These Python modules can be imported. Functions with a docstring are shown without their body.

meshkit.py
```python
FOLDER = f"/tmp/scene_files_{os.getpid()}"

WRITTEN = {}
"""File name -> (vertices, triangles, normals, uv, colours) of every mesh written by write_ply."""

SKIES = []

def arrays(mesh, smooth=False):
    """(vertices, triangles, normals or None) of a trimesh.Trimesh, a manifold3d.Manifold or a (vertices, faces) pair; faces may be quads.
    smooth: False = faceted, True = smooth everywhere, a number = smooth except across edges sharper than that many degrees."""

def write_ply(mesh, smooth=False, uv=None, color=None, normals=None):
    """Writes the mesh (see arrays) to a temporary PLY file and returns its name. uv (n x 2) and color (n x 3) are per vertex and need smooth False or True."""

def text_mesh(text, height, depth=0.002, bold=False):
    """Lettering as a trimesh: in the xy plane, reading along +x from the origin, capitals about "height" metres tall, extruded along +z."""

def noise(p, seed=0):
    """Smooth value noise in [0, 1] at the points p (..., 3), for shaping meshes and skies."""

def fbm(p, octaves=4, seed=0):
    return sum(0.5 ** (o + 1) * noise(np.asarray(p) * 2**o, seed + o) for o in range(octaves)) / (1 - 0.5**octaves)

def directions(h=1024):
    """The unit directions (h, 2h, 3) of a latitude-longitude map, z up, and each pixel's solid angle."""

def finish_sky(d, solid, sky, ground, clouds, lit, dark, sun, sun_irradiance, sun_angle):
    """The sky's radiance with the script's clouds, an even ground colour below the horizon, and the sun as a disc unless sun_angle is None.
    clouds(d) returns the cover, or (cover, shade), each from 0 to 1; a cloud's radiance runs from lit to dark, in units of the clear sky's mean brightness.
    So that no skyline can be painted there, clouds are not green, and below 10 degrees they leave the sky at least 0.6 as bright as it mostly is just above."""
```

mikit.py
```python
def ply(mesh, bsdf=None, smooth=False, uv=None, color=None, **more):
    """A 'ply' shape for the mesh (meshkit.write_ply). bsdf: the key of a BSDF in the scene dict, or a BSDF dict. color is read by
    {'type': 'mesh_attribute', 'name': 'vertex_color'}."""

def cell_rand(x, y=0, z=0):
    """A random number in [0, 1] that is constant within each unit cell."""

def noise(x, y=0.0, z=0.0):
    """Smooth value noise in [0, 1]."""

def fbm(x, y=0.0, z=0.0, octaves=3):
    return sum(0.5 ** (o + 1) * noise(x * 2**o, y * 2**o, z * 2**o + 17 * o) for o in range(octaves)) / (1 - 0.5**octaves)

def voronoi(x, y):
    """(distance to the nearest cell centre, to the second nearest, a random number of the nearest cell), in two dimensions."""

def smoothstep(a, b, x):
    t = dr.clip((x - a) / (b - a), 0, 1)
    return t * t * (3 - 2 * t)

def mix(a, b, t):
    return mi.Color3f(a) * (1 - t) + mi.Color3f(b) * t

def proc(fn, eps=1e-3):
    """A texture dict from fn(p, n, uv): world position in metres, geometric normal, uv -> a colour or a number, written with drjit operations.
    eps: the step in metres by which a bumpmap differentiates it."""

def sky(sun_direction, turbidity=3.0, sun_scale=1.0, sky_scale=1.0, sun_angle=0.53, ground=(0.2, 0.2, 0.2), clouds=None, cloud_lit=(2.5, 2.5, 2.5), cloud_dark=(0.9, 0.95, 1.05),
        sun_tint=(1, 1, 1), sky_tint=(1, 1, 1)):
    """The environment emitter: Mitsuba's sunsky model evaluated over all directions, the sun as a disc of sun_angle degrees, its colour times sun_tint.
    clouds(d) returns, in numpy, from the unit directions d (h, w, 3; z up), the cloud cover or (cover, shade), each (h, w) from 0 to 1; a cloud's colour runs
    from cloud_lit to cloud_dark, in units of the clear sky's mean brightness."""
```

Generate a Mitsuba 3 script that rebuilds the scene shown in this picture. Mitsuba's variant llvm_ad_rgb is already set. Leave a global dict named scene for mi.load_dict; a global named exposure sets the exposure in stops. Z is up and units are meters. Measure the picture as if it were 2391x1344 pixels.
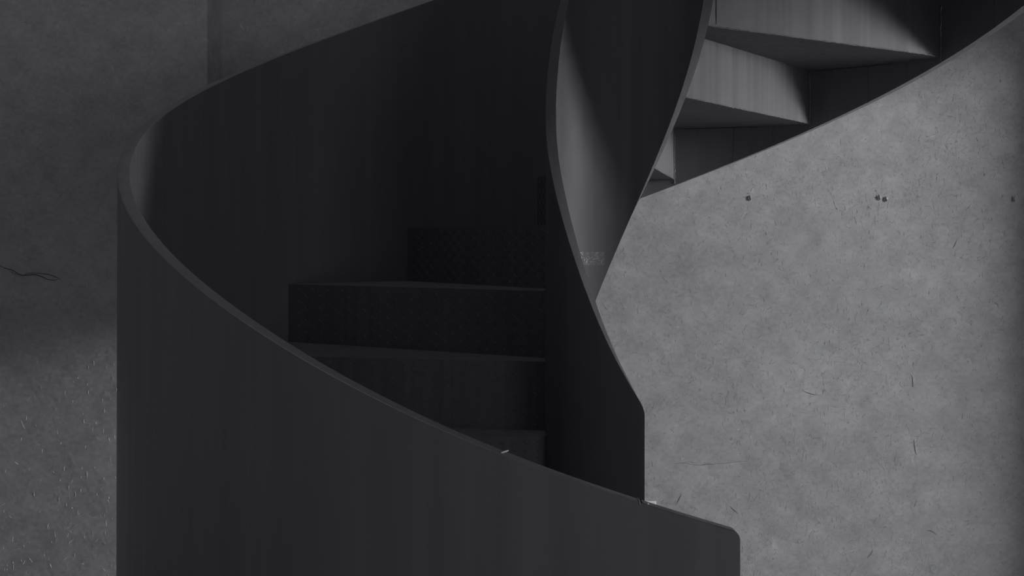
import math
import numpy as np
import trimesh
import drjit as dr
import mitsuba as mi
import mikit
from mikit import proc, fbm, noise, smoothstep, mix
from scipy.interpolate import CubicSpline

scene = {'type': 'scene'}
labels = {}
T = mi.ScalarTransform4f
EYE = 1.379                     # eye height above the floor

# ------------------------------------------------------------------ camera
F, CX, CY, W, H = 2955.59, 1266.39, 559.52, 2391.0, 1344.0
pitch, roll = 0.00248, 0.0015
cam = np.array([-0.2299, -3.2408, EYE])
fwd = np.array([0, math.cos(pitch), math.sin(pitch)])
up0 = np.array([0, -math.sin(pitch), math.cos(pitch)])
upv = -math.sin(roll) * np.array([1.0, 0, 0]) + math.cos(roll) * up0
scene['camera'] = {
    'type': 'perspective',
    'fov': 2 * math.degrees(math.atan(W / 2 / F)), 'fov_axis': 'x',
    'principal_point_offset_x': -(CX - W / 2) / W,
    'principal_point_offset_y': (H / 2 - CY) / H,
    'near_clip': 0.05, 'far_clip': 100.0,
    'to_world': T().look_at(origin=cam.tolist(), target=(cam + fwd).tolist(), up=upv.tolist()),
}
# ------------------------------------------------------------------ light
exposure = 0.0
scene['ambient_light'] = {'type': 'constant', 'radiance': {'type': 'rgb', 'value': [0.105, 0.103, 0.118]}}  # even ambient light from all sides, lifts the dark areas
UNSEEN_WINDOW_RADIANCE = [44.5, 44.5, 45.0]    # unseen window far right, placed to light the back wall, risers and drum
UNSEEN_WINDOW_EXTENT = (-1.25, .70, 1.55, 2.75)  # its extent along y and z, chosen for the shading it gives
UNSEEN_SIDE_RADIANCE = [2.0, 1.97, 2.15]         # unseen window beside the camera, placed to light the stair front
UNSEEN_ROOF_RADIANCE = [.8, .78, .87]       # unseen rooflight, placed to light the stair from above

# ------------------------------------------------------------------ materials
def streaks(a, b, fx, fz, amount=1.0):
    def fn(p, n, uv):
        v = fbm(p.x * fx + 40, p.y * fx + 40, p.z * fz + 5, 3)
        c = fbm(p.x * 4 + 9, p.y * 4 + 3, p.z * 4, 2)
        return mix(a, b, dr.clip((v - 0.25) * 1.6 * amount + (c - 0.5) * 0.5, 0, 1))
    return fn


def two(b):
    return {'type': 'twosided', 'bsdf': b}


def rough_fn(lo, hi):
    def fn(p, n, uv):
        return lo + (hi - lo) * fbm(p.x * 30 + 11, p.y * 30 + 7, p.z * 3, 3)
    return fn


scene['black_steel'] = two({'type': 'principled', 'base_color': proc(streaks((.134, .132, .144), (.160, .158, .171), 40, 1.2)),
                            'roughness': proc(rough_fn(.36, .46)), 'specular': 0.5})
scene['step_steel'] = two({'type': 'principled', 'base_color': proc(streaks((.092, .091, .098), (.114, .113, .121), 60, 1.0)),
                           'roughness': proc(rough_fn(.50, .62)), 'specular': 0.16})


def drum_color(p, n, uv):
    base = streaks((.088, .087, .095), (.108, .107, .115), 40, 1.2)(p, n, uv)
    th = dr.atan2(-p.x, -p.y)
    rad = dr.sqrt(p.x * p.x + p.y * p.y)
    z = p.z - 1.379
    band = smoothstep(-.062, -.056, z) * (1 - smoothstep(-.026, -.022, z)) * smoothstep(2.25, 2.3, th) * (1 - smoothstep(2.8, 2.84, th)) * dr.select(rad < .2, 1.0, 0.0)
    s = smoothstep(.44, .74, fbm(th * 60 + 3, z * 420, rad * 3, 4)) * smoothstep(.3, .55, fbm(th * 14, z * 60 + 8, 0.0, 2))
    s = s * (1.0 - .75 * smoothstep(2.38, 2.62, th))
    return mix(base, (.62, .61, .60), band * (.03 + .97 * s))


scene['drum_steel'] = two({'type': 'principled', 'base_color': proc(drum_color), 'roughness': proc(rough_fn(.52, .62)), 'specular': 0.2})
scene['weld_steel'] = two({'type': 'principled', 'base_color': {'type': 'rgb', 'value': [.24, .24, .245]}, 'roughness': .4, 'specular': .5})
scene['highlight_steel'] = two({'type': 'principled', 'base_color': {'type': 'rgb', 'value': [.95, .95, .95]}, 'metallic': 1.0, 'roughness': .38})  # brighter metal standing in for the highlight on the wire legs


def plaster_color(k):
    def fn(p, n, uv):
        big = fbm(p.x * 2.3 + 3 * k, p.y * 2.3, p.z * 2.3 + 20, 3)
        mid = fbm(p.x * 17 + 50 * k, p.y * 17, p.z * 15 + 5, 3)
        fine = fbm(p.x * 85, p.y * 85, p.z * 85 + k, 3)
        v = .425 + .12 * (big - .5) + .15 * (mid - .5) + .13 * (fine - .5)
        # pale smear low on the wall
        q = dr.square((p.x - .615) / .012) + dr.square((p.z - .29) / .035)
        v = v + .10 * dr.exp(-q) * noise(p.x * 300, p.z * 120) * 1.5
        return mi.Color3f(v * .992, v * .998, v * 1.01)
    return fn


def plaster_bump(p, n, uv):
    return fbm(p.x * 14, p.y * 14, p.z * 14, 3) * .6 + fbm(p.x * 80, p.y * 80, p.z * 75, 3) * .26


scene['plaster'] = {'type': 'bumpmap', 'scale': .0042, 'tex': proc(plaster_bump, 2e-3),
                    'bsdf': {'type': 'principled', 'base_color': proc(plaster_color(1)), 'roughness': .75, 'specular': .25}}
scene['floor_screed'] = {'type': 'principled', 'base_color': {'type': 'rgb', 'value': [.22, .22, .225]}, 'roughness': .6, 'specular': .3}
for key, c in (('dark_fibre', [.17, .17, .175]), ('mid_fibre', [.30, .302, .305]), ('light_fibre', [.47, .472, .478]), ('pale_fibre', [.86, .86, .85]), ('root_fibre', [.09, .09, .095])):
    scene[key] = two({'type': 'principled', 'base_color': {'type': 'rgb', 'value': c}, 'roughness': .55, 'specular': .35})
scene['white_plastic'] = two({'type': 'principled', 'base_color': {'type': 'rgb', 'value': [.86, .86, .86]}, 'roughness': .35, 'specular': .5})
scene['dark_hole'] = two({'type': 'principled', 'base_color': {'type': 'rgb', 'value': [.02, .02, .02]}, 'roughness': .7})
scene['frame_metal'] = two({'type': 'principled', 'base_color': {'type': 'rgb', 'value': [.06, .06, .065]}, 'roughness': .45})
scene['frosted_glass'] = two({'type': 'principled', 'base_color': {'type': 'rgb', 'value': [.6, .6, .6]}, 'roughness': .5})


# ------------------------------------------------------------------ helpers
def put(key, mesh, bsdf, smooth=False, kind=None, label=None, category=None, group=None, **more):
    if key in scene:
        i = 1
        while f'{key}_{i:03d}' in scene:
            i += 1
        key = f'{key}_{i:03d}'
    scene[key] = mikit.ply(mesh, bsdf, smooth=smooth, **more)
    d = {k: v for k, v in dict(kind=kind, label=label, category=category, group=group).items() if v}
    if d:
        labels[key] = d
    return key


def box(x0, x1, y0, y1, z0, z1):
    m = trimesh.creation.box(extents=[x1 - x0, y1 - y0, z1 - z0])
    m.apply_translation([(x0 + x1) / 2, (y0 + y1) / 2, (z0 + z1) / 2])
    return m


def cat(ms):
    return trimesh.util.concatenate(ms)


def tube(pts, rad, sides=6):
    """A closed tube along a polyline; rad a number or one per point."""
    pts = np.asarray(pts, float)
    n = len(pts)
    rad = np.broadcast_to(np.asarray(rad, float), (n,))
    t = np.gradient(pts, axis=0)
    t /= np.linalg.norm(t, axis=1, keepdims=True) + 1e-12
    ref = np.array([0.13, 0.31, 0.94]) if abs(t[:, 2]).mean() < .8 else np.array([.94, .3, .1])
    a = np.cross(t, ref); a /= np.linalg.norm(a, axis=1, keepdims=True)
    b = np.cross(t, a)
    ang = np.arange(sides) * 2 * math.pi / sides
    v = (pts[:, None] + rad[:, None, None] * (np.cos(ang)[None, :, None] * a[:, None] + np.sin(ang)[None, :, None] * b[:, None])).reshape(-1, 3)
    f = []
    for i in range(n - 1):
        for j in range(sides):
            k = (j + 1) % sides
            p, q, r, s = i * sides + j, i * sides + k, (i + 1) * sides + k, (i + 1) * sides + j
            f += [(p, q, r), (p, r, s)]
    for j in range(1, sides - 1):
        f += [(0, j + 1, j), ((n - 1) * sides, (n - 1) * sides + j, (n - 1) * sides + j + 1)]
    m = trimesh.Trimesh(v, np.array(f), process=False)
    if m.volume < 0:
        m.invert()
    return m


def polar(rho, th, z):
    """Angle th runs clockwise from the south (towards the camera) over west to north; the stair axis is the origin."""
    return np.stack(np.broadcast_arrays(-rho * np.sin(th), -rho * np.cos(th), np.asarray(z, float)), -1)


# ------------------------------------------------------------------ the room
CEIL = 5.2
WALL_Y, PIER_Y, PIER_X, EAST_X = 1.36, 1.16, -1.396, 1.95
FAR_X = 5.0
OY0, OY1, OZ = -.12, WALL_Y - .31, 2.08             # opening in the unseen right wall, shaped to cut the window light
put('floor', box(-4.5, FAR_X + .2, -5.5, WALL_Y + .2, -.2, 0), 'floor_screed', kind='structure', label='smooth grey screed floor under the spiral stair')
put('wall_back', box(PIER_X - .3, FAR_X + .2, WALL_Y, WALL_Y + .2, 0, CEIL), 'plaster', kind='structure',
    label='grey fibre plaster wall behind the spiral stair')
put('wall_left', box(-4.5, PIER_X, PIER_Y, WALL_Y + .2, 0, CEIL), 'plaster', kind='structure',
    label='darker plaster wall face left of the stair, standing forward of the back wall')


def pierced(x, holes, y0=-5.5, y1=WALL_Y):
    """A wall across x with rectangular holes (y0, y1, z0, z1), given in order of y."""
    parts, y = [], y0
    for h0, h1, z0, z1 in holes:
        parts.append(box(x, x + .2, y, h0, 0, CEIL))
        if z0 > 0:
            parts.append(box(x, x + .2, h0, h1, 0, z0))
        parts.append(box(x, x + .2, h0, h1, z1, CEIL))
        y = h1
    return cat(parts + [box(x, x + .2, y, y1, 0, CEIL)])


def unseen_window(key, x, y0, y1, z0, z1, radiance, label, posts=2):  # glowing pane and frame out of view, a light source
    labels[key] = {'kind': 'structure', 'label': label}
    put(key + '__pane', box(x + .09, x + .098, y0 + .04, y1 - .04, z0 + .04, z1 - .04), 'frosted_glass',
        emitter={'type': 'area', 'radiance': {'type': 'rgb', 'value': radiance}})
    put(key + '__frame', cat([box(x + .06, x + .12, y0, y0 + .05, z0, z1), box(x + .06, x + .12, y1 - .05, y1, z0, z1),
                              box(x + .06, x + .12, y0 + .05, y1 - .05, z0, z0 + .05), box(x + .06, x + .12, y0 + .05, y1 - .05, z1 - .05, z1)]), 'frame_metal')


WY0, WY1, WZ0, WZ1 = -5.4, -2.7, .4, 2.2
put('unseen_wall_right', pierced(EAST_X, [(WY0, WY1, WZ0, WZ1), (OY0, OY1, 0, OZ)]), 'plaster', kind='structure', label='unseen plaster wall right of the stair, its opening shaped to cut the window light')
DY0, DY1, DZ0, DZ1 = UNSEEN_WINDOW_EXTENT
put('unseen_wall_far_right', pierced(FAR_X, [(DY0, DY1, DZ0, DZ1)]), 'plaster', kind='structure', label='unseen far wall beyond the right opening, carrying the unseen window')  # out of view, stands here to carry the unseen window
unseen_window('unseen_window_2', FAR_X, DY0, DY1, DZ0, DZ1, UNSEEN_WINDOW_RADIANCE, 'unseen wide window beyond the right opening, placed to light the back wall and risers')
unseen_window('unseen_window_3', EAST_X, WY0, WY1, WZ0, WZ1, UNSEEN_SIDE_RADIANCE, 'unseen window in the right wall beside the viewer, placed to light the stair front')
AX0, AX1, AY0, AY1 = -1.9, .1, -1.5, .9
put('ceiling', cat([box(-4.5, AX0, -5.5, WALL_Y + .2, CEIL, CEIL + .2), box(AX1, FAR_X + .2, -5.5, WALL_Y + .2, CEIL, CEIL + .2),
                    box(AX0, AX1, -5.5, AY0, CEIL, CEIL + .2), box(AX0, AX1, AY1, WALL_Y + .2, CEIL, CEIL + .2)]), 'floor_screed', kind='structure',
    label='unseen plain ceiling high above the stair, built to hold the rooflight')  # out of view, carries the unseen rooflight
labels['unseen_rooflight_1'] = {'kind': 'structure', 'label': 'unseen rooflight above the stair, placed to light it from above'}
put('unseen_rooflight_1__pane', box(AX0 + .05, AX1 - .05, AY0 + .05, AY1 - .05, CEIL + .10, CEIL + .11), 'frosted_glass', emitter={'type': 'area', 'radiance': {'type': 'rgb', 'value': UNSEEN_ROOF_RADIANCE}})
put('unseen_rooflight_1__frame', cat([box(AX0, AX0 + .05, AY0, AY1, CEIL + .06, CEIL + .14), box(AX1 - .05, AX1, AY0, AY1, CEIL + .06, CEIL + .14),
                            box(AX0 + .05, AX1 - .05, AY0, AY0 + .05, CEIL + .06, CEIL + .14), box(AX0 + .05, AX1 - .05, AY1 - .05, AY1, CEIL + .06, CEIL + .14)]), 'frame_metal')


# straw fibres in the plaster: short bent strands lying half in the surface
def fibres(rng, xs, zs, y, count, lengths, radius, bias=0.0, density=None, sink=.35, sides=3, segs=3, bend=.4):
    """Strands on a wall that faces -y."""
    x0, x1 = xs; z0, z1 = zs
    vs, fs, at = [], [], 0
    P = []
    while len(P) < count:
        q = rng.uniform([x0, z0], [x1, z1], (count * 2, 2))
        if density is not None:
            q = q[rng.uniform(0, 1, len(q)) < density(q[:, 0], q[:, 1])]
        P += q.tolist()
    P = np.array(P[:count])
    L = np.clip(rng.lognormal(math.log(lengths[0]), .45, count), .003, lengths[1])
    ang = rng.uniform(0, math.pi, count)
    ang = ang + bias * np.sin(2 * (math.pi / 2 - ang))      # lean to the upright
    curve = rng.normal(0, bend, count)
    r = rng.uniform(radius[0], radius[1], count)
    n = segs + 1
    s = np.linspace(-.5, .5, n)
    a = ang[:, None] + curve[:, None] * s[None] * 2
    mid = (a[:, 1:] + a[:, :-1]) / 2
    dx = np.concatenate([np.zeros((count, 1)), np.cumsum(np.cos(mid) * L[:, None] / segs, 1)], 1)
    dz = np.concatenate([np.zeros((count, 1)), np.cumsum(np.sin(mid) * L[:, None] / segs, 1)], 1)
    px = P[:, :1] + dx - dx.mean(1, keepdims=True)
    pz = P[:, 1:] + dz - dz.mean(1, keepdims=True)
    taper = np.array([.45] + [1.0] * (n - 2) + [.45])
    rr = r[:, None] * taper[None]
    py = y + rr * sink - .0 * px
    phi = np.arange(sides) * 2 * math.pi / sides + math.pi / 2
    nx, nz = -np.sin(a), np.cos(a)
    ring = np.stack([px[..., None] + rr[..., None] * np.cos(phi) * nx[..., None],
                     py[..., None] - rr[..., None] * np.sin(phi),
                     pz[..., None] + rr[..., None] * np.cos(phi) * nz[..., None]], -1)      # count, n, sides, 3
    v = ring.reshape(-1, 3)
    one = []
    for i in range(segs):
        for j in range(sides):
            k = (j + 1) % sides
            p, q, t, u = i * sides + j, i * sides + k, (i + 1) * sides + k, (i + 1) * sides + j
            one += [(p, t, q), (p, u, t)]
    f = (np.array(one)[None] + (np.arange(count) * n * sides)[:, None, None]).reshape(-1, 3)
    return trimesh.Trimesh(v, f, process=False)


rng = np.random.default_rng(7)
from meshkit import fbm as nfbm


def clumps(x, z):
    v = nfbm(np.stack([x * 3.2 + 7, z * 3.2 + 2, 0 * x], 1))
    v = (v - v.min()) / (np.ptp(v) + 1e-9)
    return np.clip(1.5 * (v - .10), .22, 1)


BX, BZ = (PIER_X + .02, EAST_X - .02), (.15, 2.5)
put('wall_back__straw_fibre', fibres(rng, BX, BZ, WALL_Y, 30000, (.0075, .026), (.0006, .0011), .3, clumps), 'mid_fibre', kind='stuff', label='fine straw fibres in the plaster')
put('wall_back__dark_fibre', fibres(rng, BX, BZ, WALL_Y, 4600, (.009, .032), (.0005, .0009), .35, clumps), 'dark_fibre', kind='stuff', label='dark straw fibres in the plaster')
put('wall_back__plastered_fibre', fibres(rng, BX, BZ, WALL_Y, 12000, (.009, .026), (.0009, .0017), .3, clumps, sink=.5), 'light_fibre', kind='stuff', label='fibres coated with plaster that stand a little proud')
put('wall_back__pale_fibre', fibres(rng, BX, BZ, WALL_Y, 700, (.009, .026), (.0009, .0014), .4, sink=.0, bend=.15), 'pale_fibre', kind='stuff', label='pale straw ends in the plaster, coloured to show as glints')  # the paler colour also stands in for bright glints on strands
LX = (-2.25, PIER_X - .01)
put('wall_left__straw_fibre', fibres(rng, LX, (.1, 2.5), PIER_Y, 2600, (.010, .03), (.0006, .001), .4, clumps), 'mid_fibre', kind='stuff', label='fine straw fibres in the plaster')
put('wall_left__dark_fibre', fibres(rng, LX, (.1, 2.5), PIER_Y, 420, (.010, .034), (.0006, .0011), .4), 'dark_fibre', kind='stuff', label='dark straw fibres in the plaster')
low = lambda x, z: np.clip((1.15 - z) / .6, .04, 1) * np.clip((x + 2.3) / .7, .2, 1)  # pale strands gather low, standing in for glints of grazing light
put('wall_left__pale_fibre', fibres(rng, LX, (.1, 2.5), PIER_Y, 420, (.012, .034), (.0007, .0013), .75, low, sink=.1, bend=.2), 'pale_fibre', kind='stuff', label='pale straw ends in the plaster, coloured to show as glints')


def at_px(x, y, Y):
    """Photograph pixel -> point on the frontal plane at world depth Y."""
    right = np.cross(fwd, upv)
    ray = fwd + right * (x - CX) / F - upv * (y - CY) / F
    return cam + ray * (Y - cam[1]) / ray[1]


def strand(px, Y, rad, out=.0):
    pts = np.array([at_px(x, y, Y) for x, y in px])
    k = np.linspace(0, len(pts) - 1, len(pts) * 4)
    q = CubicSpline(np.arange(len(pts)), pts)(k)
    q[:, 1] = Y - out
    r = rad * (.35 + .65 * np.sin(np.linspace(.12, 2.9, len(q))))
    return tube(q, r, 5)


root = cat([strand([(-14, 612), (2, 621), (16, 627), (30, 631), (44, 640), (60, 642), (80, 641), (96, 645), (113, 652), (134, 652)], PIER_Y, .0018),
            strand([(24, 633), (32, 638), (42, 642)], PIER_Y, .0010),
            strand([(58, 640), (72, 637), (95, 638), (115, 641), (130, 646), (140, 652)], PIER_Y, .0014)])
put('wall_left__root_strand', root, 'root_fibre', smooth=50, label='dark branching root strand showing in the plaster')
seam = [strand([(1573, 1083), (1600, 1081), (1628, 1085), (1660, 1083), (1690, 1081), (1720, 1078), (1748, 1076)], WALL_Y, .0008),
        strand([(1590, 1081), (1612, 1078), (1622, 1083)], WALL_Y, .0007), strand([(1640, 1087), (1652, 1081), (1668, 1086)], WALL_Y, .0007)]
put('wall_back__straw_seam', cat(seam), 'dark_fibre', smooth=50, label='thin dark horizontal line of fibres')
for pts in ([(1878, 913), (1890, 918), (1905, 922)], [(1581, 1174), (1586, 1164), (1591, 1155)], [(1705, 1182), (1714, 1190), (1724, 1199)],
            [(2129, 875), (2131, 889), (2132, 903)], [(2224, 580), (2230, 570), (2234, 560)], [(2165, 1237), (2178, 1241), (2187, 1249)], [(2024, 1301), (2033, 1293), (2037, 1283)],
            [(2140, 1060), (2137, 1050), (2134, 1025)]):
    put('wall_back__straw_stalk', strand(pts, WALL_Y, .0016), 'dark_fibre', smooth=50)
for pts in ([(1944, 461), (1948, 471), (1951, 482)], [(1928, 384), (1929, 391), (1931, 398)], [(2046, 306), (2050, 305), (2054, 303)], [(2171, 319), (2177, 318), (2183, 317)],
            [(1754, 447), (1756, 443), (1757, 440)], [(1721, 1003), (1724, 1002), (1727, 999)], [(2099, 1255), (2104, 1258), (2108, 1259)]):
    put('wall_back__pale_stalk', strand(pts, WALL_Y, .0016), 'pale_fibre', smooth=50)


# four little wire loops that stand out of the wall in one row
def wire_loop(x, y, w, h, tilt):
    """The dark loop (left leg and bow) and the bright upright leg of a little wire eye, in the plane just before the wall."""
    c = at_px(x, y, WALL_Y)
    u = (WALL_Y - cam[1]) / F                   # metres for a pixel of the photograph at the wall
    hw, hh = w / 2 * u, h / 2 * u
    bow = [(hw * math.cos(-a), -.0020, -hh * .30 - hw * 1.1 * math.sin(a)) for a in np.linspace(.15, math.pi, 11)]
    dark = [(-hw * .9, .004, hh), (-hw, -.0010, hh * .9), (-hw, -.0020, hh * .4)] + bow[::-1]
    bright = [(hw * .75, .004, hh * 1.15), (hw * .8, -.0016, hh * 1.05), (hw * .9, -.0026, hh * .5), (hw, -.0024, -hh * .1), (hw, .001, -hh * .35)]
    out = []
    ca, sa = math.cos(tilt), math.sin(tilt)
    for pts in (dark, bright):
        q = np.array(pts)
        out.append(np.stack([q[:, 0] * ca - q[:, 2] * sa, q[:, 1], q[:, 0] * sa + q[:, 2] * ca], 1) + c)
    return out


for (x, y, tl, lab) in ((1750, 462.5, 0.0, 'small steel wire loop in the wall, leftmost of the row, nearest the stair soffit'),
                        (2051.5, 462, .1, 'small steel wire loop in the wall, left one of the close pair'),
                        (2067.5, 465, .12, 'small steel wire loop in the wall, right one of the close pair'),
                        (2366.5, 465, 0.05, 'small steel wire loop in the wall, alone at the right edge of the picture')):
    dark, bright = wire_loop(x, y, 5.6, 10.5, tl)
    key = 'wire_loop'
    i = 1
    while key + '__bow' in scene:
        key = f'wire_loop_{i:03d}'; i += 1
    put(key + '__bow', tube(dark, .0019, 7), 'black_steel', smooth=60, label='bow of the wire, dark steel for its shaded side')  # shaded side of the wire given as darker steel
    put(key + '__leg', tube(bright, .0019, 8), 'highlight_steel', smooth=60, label='upright leg of the wire, bright metal for its highlight')  # lit side of the wire given as brighter metal
    labels[key] = {'label': lab, 'category': 'metal loop', 'group': 'wire loops in the back wall'}

# white wall socket whose top corner shows over the balustrade
c = at_px(1532, 1169.5, WALL_Y)
sx0, sx1, sz1, sz0 = c[0] - .08, c[0], c[2], c[2] - .08
plate = trimesh.convex.convex_hull(np.array([[x, y, z] for (y, e) in ((WALL_Y + .001, 0), (WALL_Y - .006, 0), (WALL_Y - .009, .003))
                                             for x in (sx0 + e, sx1 - e) for z in (sz0 + e, sz1 - e)]))
put('wall_socket__cover_plate', plate, 'white_plastic')
ring = trimesh.creation.annulus(.0205, .0225, .003, sections=40)
ring.apply_transform(trimesh.transformations.rotation_matrix(math.pi / 2, [1, 0, 0]))
ring.apply_translation([(sx0 + sx1) / 2, WALL_Y - .0095, (sz0 + sz1) / 2])
put('wall_socket__ring', ring, 'white_plastic', smooth=40)
labels['wall_socket'] = {'label': 'white wall socket whose corner peeks over the sloping balustrade beside the inner drum', 'category': 'wall socket'}

# ------------------------------------------------------------------ the spiral staircase
RO, RI = 1.25, .222
TO, TI = .0265, .0268
TH0, TH1 = -.0658, 6.05
THA, DTH, RISE, ZA = 4.10948, .38877, .17869, .58628
KN = np.array([-.1, .3, .7, 1.1, 1.5, 1.9, 2.4, 3.1])
ZO = np.array([-0.4674, -0.311, -0.117, 0.0805, 0.2712, 0.4595, 0.7095, 1.0702])
ZI = np.array([-0.4073, -0.2537, -0.0627, 0.1269, 0.2965, 0.501, 0.7558, 1.0596])
_so, _si = CubicSpline(KN, ZO, bc_type='natural'), CubicSpline(KN, ZI, bc_type='natural')
top_out = lambda t: EYE + np.where(t < 3.1, _so(np.minimum(t, 3.1)), ZO[-1] + .4597 * (t - 3.1))
top_in = lambda t: EYE + np.where(t < 3.1, _si(np.minimum(t, 3.1)), ZI[-1] + .4597 * (t - 3.1))
bot_out = lambda t: np.maximum(EYE + .27987 + .4625 * (t - 3.5), .002)
bot_in = lambda t: np.maximum(EYE + .20773 + .44627 * (t - 3.5), .002)


def balustrade(ro, t, top, bot, corner):
    """A curved sheet wall between two helices, its top corner at the foot rounded off, the long edges eased."""
    ri = ro - t
    th = np.concatenate([TH0 + corner / ro * (1 - np.cos(np.linspace(0, math.pi / 2, 9)[:-1])), np.linspace(TH0 + corner / ro, TH1, 760)])
    s = np.clip((th - TH0) * ro / corner, 0, 1)
    drop = corner * (1 - np.sqrt(np.maximum(1 - (1 - s) ** 2, 0)))
    zt, zb = top(th) - drop, bot(th)
    e = .0016
    prof = [(ri, zb), (ro, zb), (ro, zt - e), (ro - e, zt), (ri + e, zt), (ri, zt - e)]
    v = np.stack([polar(r, th, z) for r, z in prof], 1)
    n, m = v.shape[:2]
    v = v.reshape(-1, 3)
    i = np.arange(n - 1)[:, None] * m
    f = []
    for j in range(m):
        k = (j + 1) % m
        a, b, c, d = i + j, i + k, i + m + k, i + m + j
        f += [np.hstack([a, b, c]), np.hstack([a, c, d])]
    f = np.vstack(f)
    cap = [(0, j, j + 1) for j in range(1, m - 1)]
    f = np.vstack([f, np.array(cap)[:, ::-1], np.array(cap) + (n - 1) * m])
    me = trimesh.Trimesh(v, f, process=False)
    if me.volume < 0:
        me.invert()
    return me


S = 'spiral_staircase'
labels[S] = {'label': 'black steel spiral staircase with solid curved balustrades in front of the plaster walls', 'category': 'staircase'}
put(S + '__outer_balustrade', balustrade(RO, TO, top_out, bot_out, .011), 'black_steel', smooth=32, label='wide outer sheet steel balustrade')
put(S + '__inner_balustrade', balustrade(RI, TI, top_in, bot_in, .012), 'drum_steel', smooth=32, label='narrow inner balustrade twisting round the open well')

R0, R1 = RI - .004, RO - TO + .004
SH = .006


def sector(r0, r1, t0, t1, z0, z1, n=14):
    t = np.linspace(t0, t1, n)
    v = np.stack([polar(r0, t, z0), polar(r1, t, z0), polar(r1, t, z1), polar(r0, t, z1)], 1).reshape(-1, 3)
    f = []
    for i in range(n - 1):
        for j in range(4):
            k = (j + 1) % 4
            a, b, c, d = i * 4 + j, i * 4 + k, i * 4 + 4 + k, i * 4 + 4 + j
            f += [(a, b, c), (a, c, d)]
    f += [(0, 2, 1), (0, 3, 2)]
    e = (n - 1) * 4
    f += [(e, e + 1, e + 2), (e, e + 2, e + 3)]
    m = trimesh.Trimesh(v, np.array(f), process=False)
    if m.volume < 0:
        m.invert()
    return m


def riser_mesh(th, z0, z1):
    """Upright plate along the radius at th; its back face lies at th, its front SH before it."""
    er, et = np.array([-math.sin(th), -math.cos(th)]), np.array([-math.cos(th), math.sin(th)])   # outward; direction of climbing
    v = []
    for r in (R0, R1):
        for s in (-SH, 0):
            for z in (z0, z1):
                xy = r * er + s * et
                v.append([xy[0], xy[1], z])
    return trimesh.convex.convex_hull(np.array(v)), er, et


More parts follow.
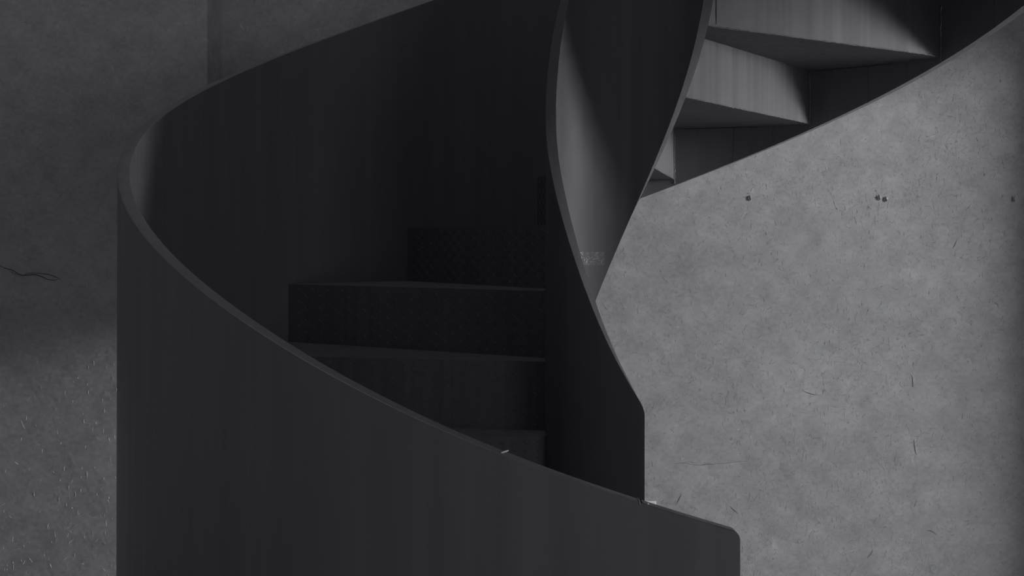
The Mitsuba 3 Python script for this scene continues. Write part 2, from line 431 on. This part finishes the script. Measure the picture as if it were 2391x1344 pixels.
def lozenges(er, et, z0, z1):
    """Raised lozenges of checker plate on the front of a riser."""
    lz = np.array([[-.5, 0, 0], [0, 0, -.5], [.5, 0, 0], [0, 0, .5], [-.22, 1, 0], [.22, 1, 0]])
    fc = np.array([[0, 1, 4], [1, 5, 4], [1, 2, 5], [2, 3, 5], [3, 4, 5], [3, 0, 4]])
    vs, fs = [], []
    pitch_ = .030
    for i, r in enumerate(np.arange(R0 + .03, R1 - .02, pitch_)):
        for j, z in enumerate(np.arange(z0 + .014, z1 - .012, pitch_ * .62)):
            a = math.radians(38) * (1 if (i + j) % 2 else -1)
            u, w = lz[:, 0] * .021, lz[:, 2] * .0052
            rr, zz = r + u * math.cos(a) - w * math.sin(a), z + u * math.sin(a) + w * math.cos(a)
            dep = -SH - lz[:, 1] * .0016 + .0004
            xy = rr[:, None] * er + dep[:, None] * et
            fs.append(fc + 6 * len(vs))
            vs.append(np.column_stack([xy, zz]))
    m = trimesh.Trimesh(np.vstack(vs), np.vstack(fs), process=False)
    trimesh.repair.fix_normals(m)
    return m


def bead(pts, rad, seed, wob=.0012):
    g = np.random.default_rng(seed)
    pts = np.asarray(pts, float)
    n = len(pts)
    return tube(pts + g.normal(0, wob * .5, (n, 3)), rad * (.45 + .9 * g.uniform(0, 1, n) ** 1.6), 6)


riser_key = {}
for k in range(11, -5, -1):
    th, z0 = THA - k * DTH, EYE + ZA - k * RISE
    z1 = z0 + RISE
    rz0 = max(z0 - SH, .001)
    m, er, et = riser_mesh(th, rz0, z1)
    rk = put(S + '__riser', m, 'step_steel')
    riser_key[k] = rk
    put(S + '__tread', sector(R0, R1, th, th + DTH - .0002, z1 - SH, z1), 'step_steel')
    if 3 <= k <= 8:
        put(rk + '__checker_relief', lozenges(er, et, z0, z1), 'step_steel', kind='stuff', label='raised checker plate pattern')
    if -1 <= k <= 3:
        # weld along the outer upright edge of the riser, and the ragged one along its foot
        zz = np.linspace(z0 - .02, z1 - .02, 40)
        xy = (R1 - .006) * er + .002 * et
        put(rk + '__weld_bead', bead(np.column_stack([np.tile(xy, (40, 1)), zz]), .0022, 30 + k, .0018), 'weld_steel', smooth=60)
        rr = np.linspace(RI + .01, R1 - .03, 150)
        put(rk + '__weld_bead', bead(np.column_stack([rr[:, None] * er + .0005 * et, np.full(150, z0 - SH + .001)]), .0022, 60 + k), 'step_steel', smooth=60)
        # weld of the tread to the balustrade, seen from below, with runs of paint below it
        tt = np.linspace(th + .02, th + DTH * .62, 60)
        put(S + '__outer_balustrade__weld_bead', bead(polar(RO - TO - .0006, tt, z1 - SH - .002), .0017, 90 + k), 'step_steel', smooth=60)
        for fr_, ln in ((.17, .030), (.44, .12), (.73, .05)):
            zt = z1 - SH - .003
            t_ = th + DTH * fr_
            put(S + '__outer_balustrade__paint_run', tube(polar(RO - TO + .0002, np.full(6, t_), np.linspace(zt, zt - ln, 6)), [.0013, .0010, .0010, .0010, .0011, .0006], 6), 'step_steel', smooth=60)

thA = THA
er, et = np.array([-math.sin(thA), -math.cos(thA)]), np.array([-math.cos(thA), math.sin(thA)])
xy = .287 * er + .0004 * et
put(riser_key[0] + '__plate_joint',
    tube([(xy[0], xy[1], EYE + ZA + z) for z in np.linspace(.002, .15, 8)], [.0006, .0015, .0013, .0015, .0012, .0013, .0009, .0004], 5), 'dark_hole', smooth=60, label='dark upright joint')

# small joint in the handrail edge near its lower end
jt = .0632
zj = float(top_out(np.array(jt)))
pj = np.array([polar(RO - TO + .001, jt, zj + .0004), polar(RO - TO * .5, jt - .001, zj + .0008), polar(RO - .001, jt - .002, zj + .0003), polar(RO + .0008, jt - .0024, zj - .006)])
put(S + '__outer_balustrade__joint_gap', tube([polar(RO - TO * f, jt - .0030 - .002 * (1 - f), float(top_out(np.array(jt - .0035))) + .0002) for f in (.98, .6, .3, .02)], .0011, 6), 'dark_hole', smooth=60, label='dark gap across the handrail edge')
put(S + '__outer_balustrade__joint_seam', tube(pj, [.0012, .0014, .0014, .001], 6), 'weld_steel', smooth=60, label='short pale weld across the handrail edge')

# a straw chip lying on the handrail edge
st = .2361
zs = float(top_out(np.array(st)))
chip = [polar(RO - TO * f, st + d, float(top_out(np.array(st + d))) + .0013 + .0022 * f) for f, d in ((.02, .0024), (.35, .0010), (.65, -.0004), (.98, -.0018))]
put('straw_chip', tube(chip, [.0009, .0016, .0016, .0009], 6), 'pale_fibre', smooth=60, label='pale straw chip lying on the sloping edge of the outer balustrade', category='straw')
dt = .0502
put('plaster_crumb', trimesh.creation.icosphere(1, .0016).apply_translation(polar(RO - .004, dt, float(top_out(np.array(dt))) + .001)), 'pale_fibre', smooth=True,
    label='tiny pale plaster crumb on the balustrade edge beside the short weld', category='crumb')
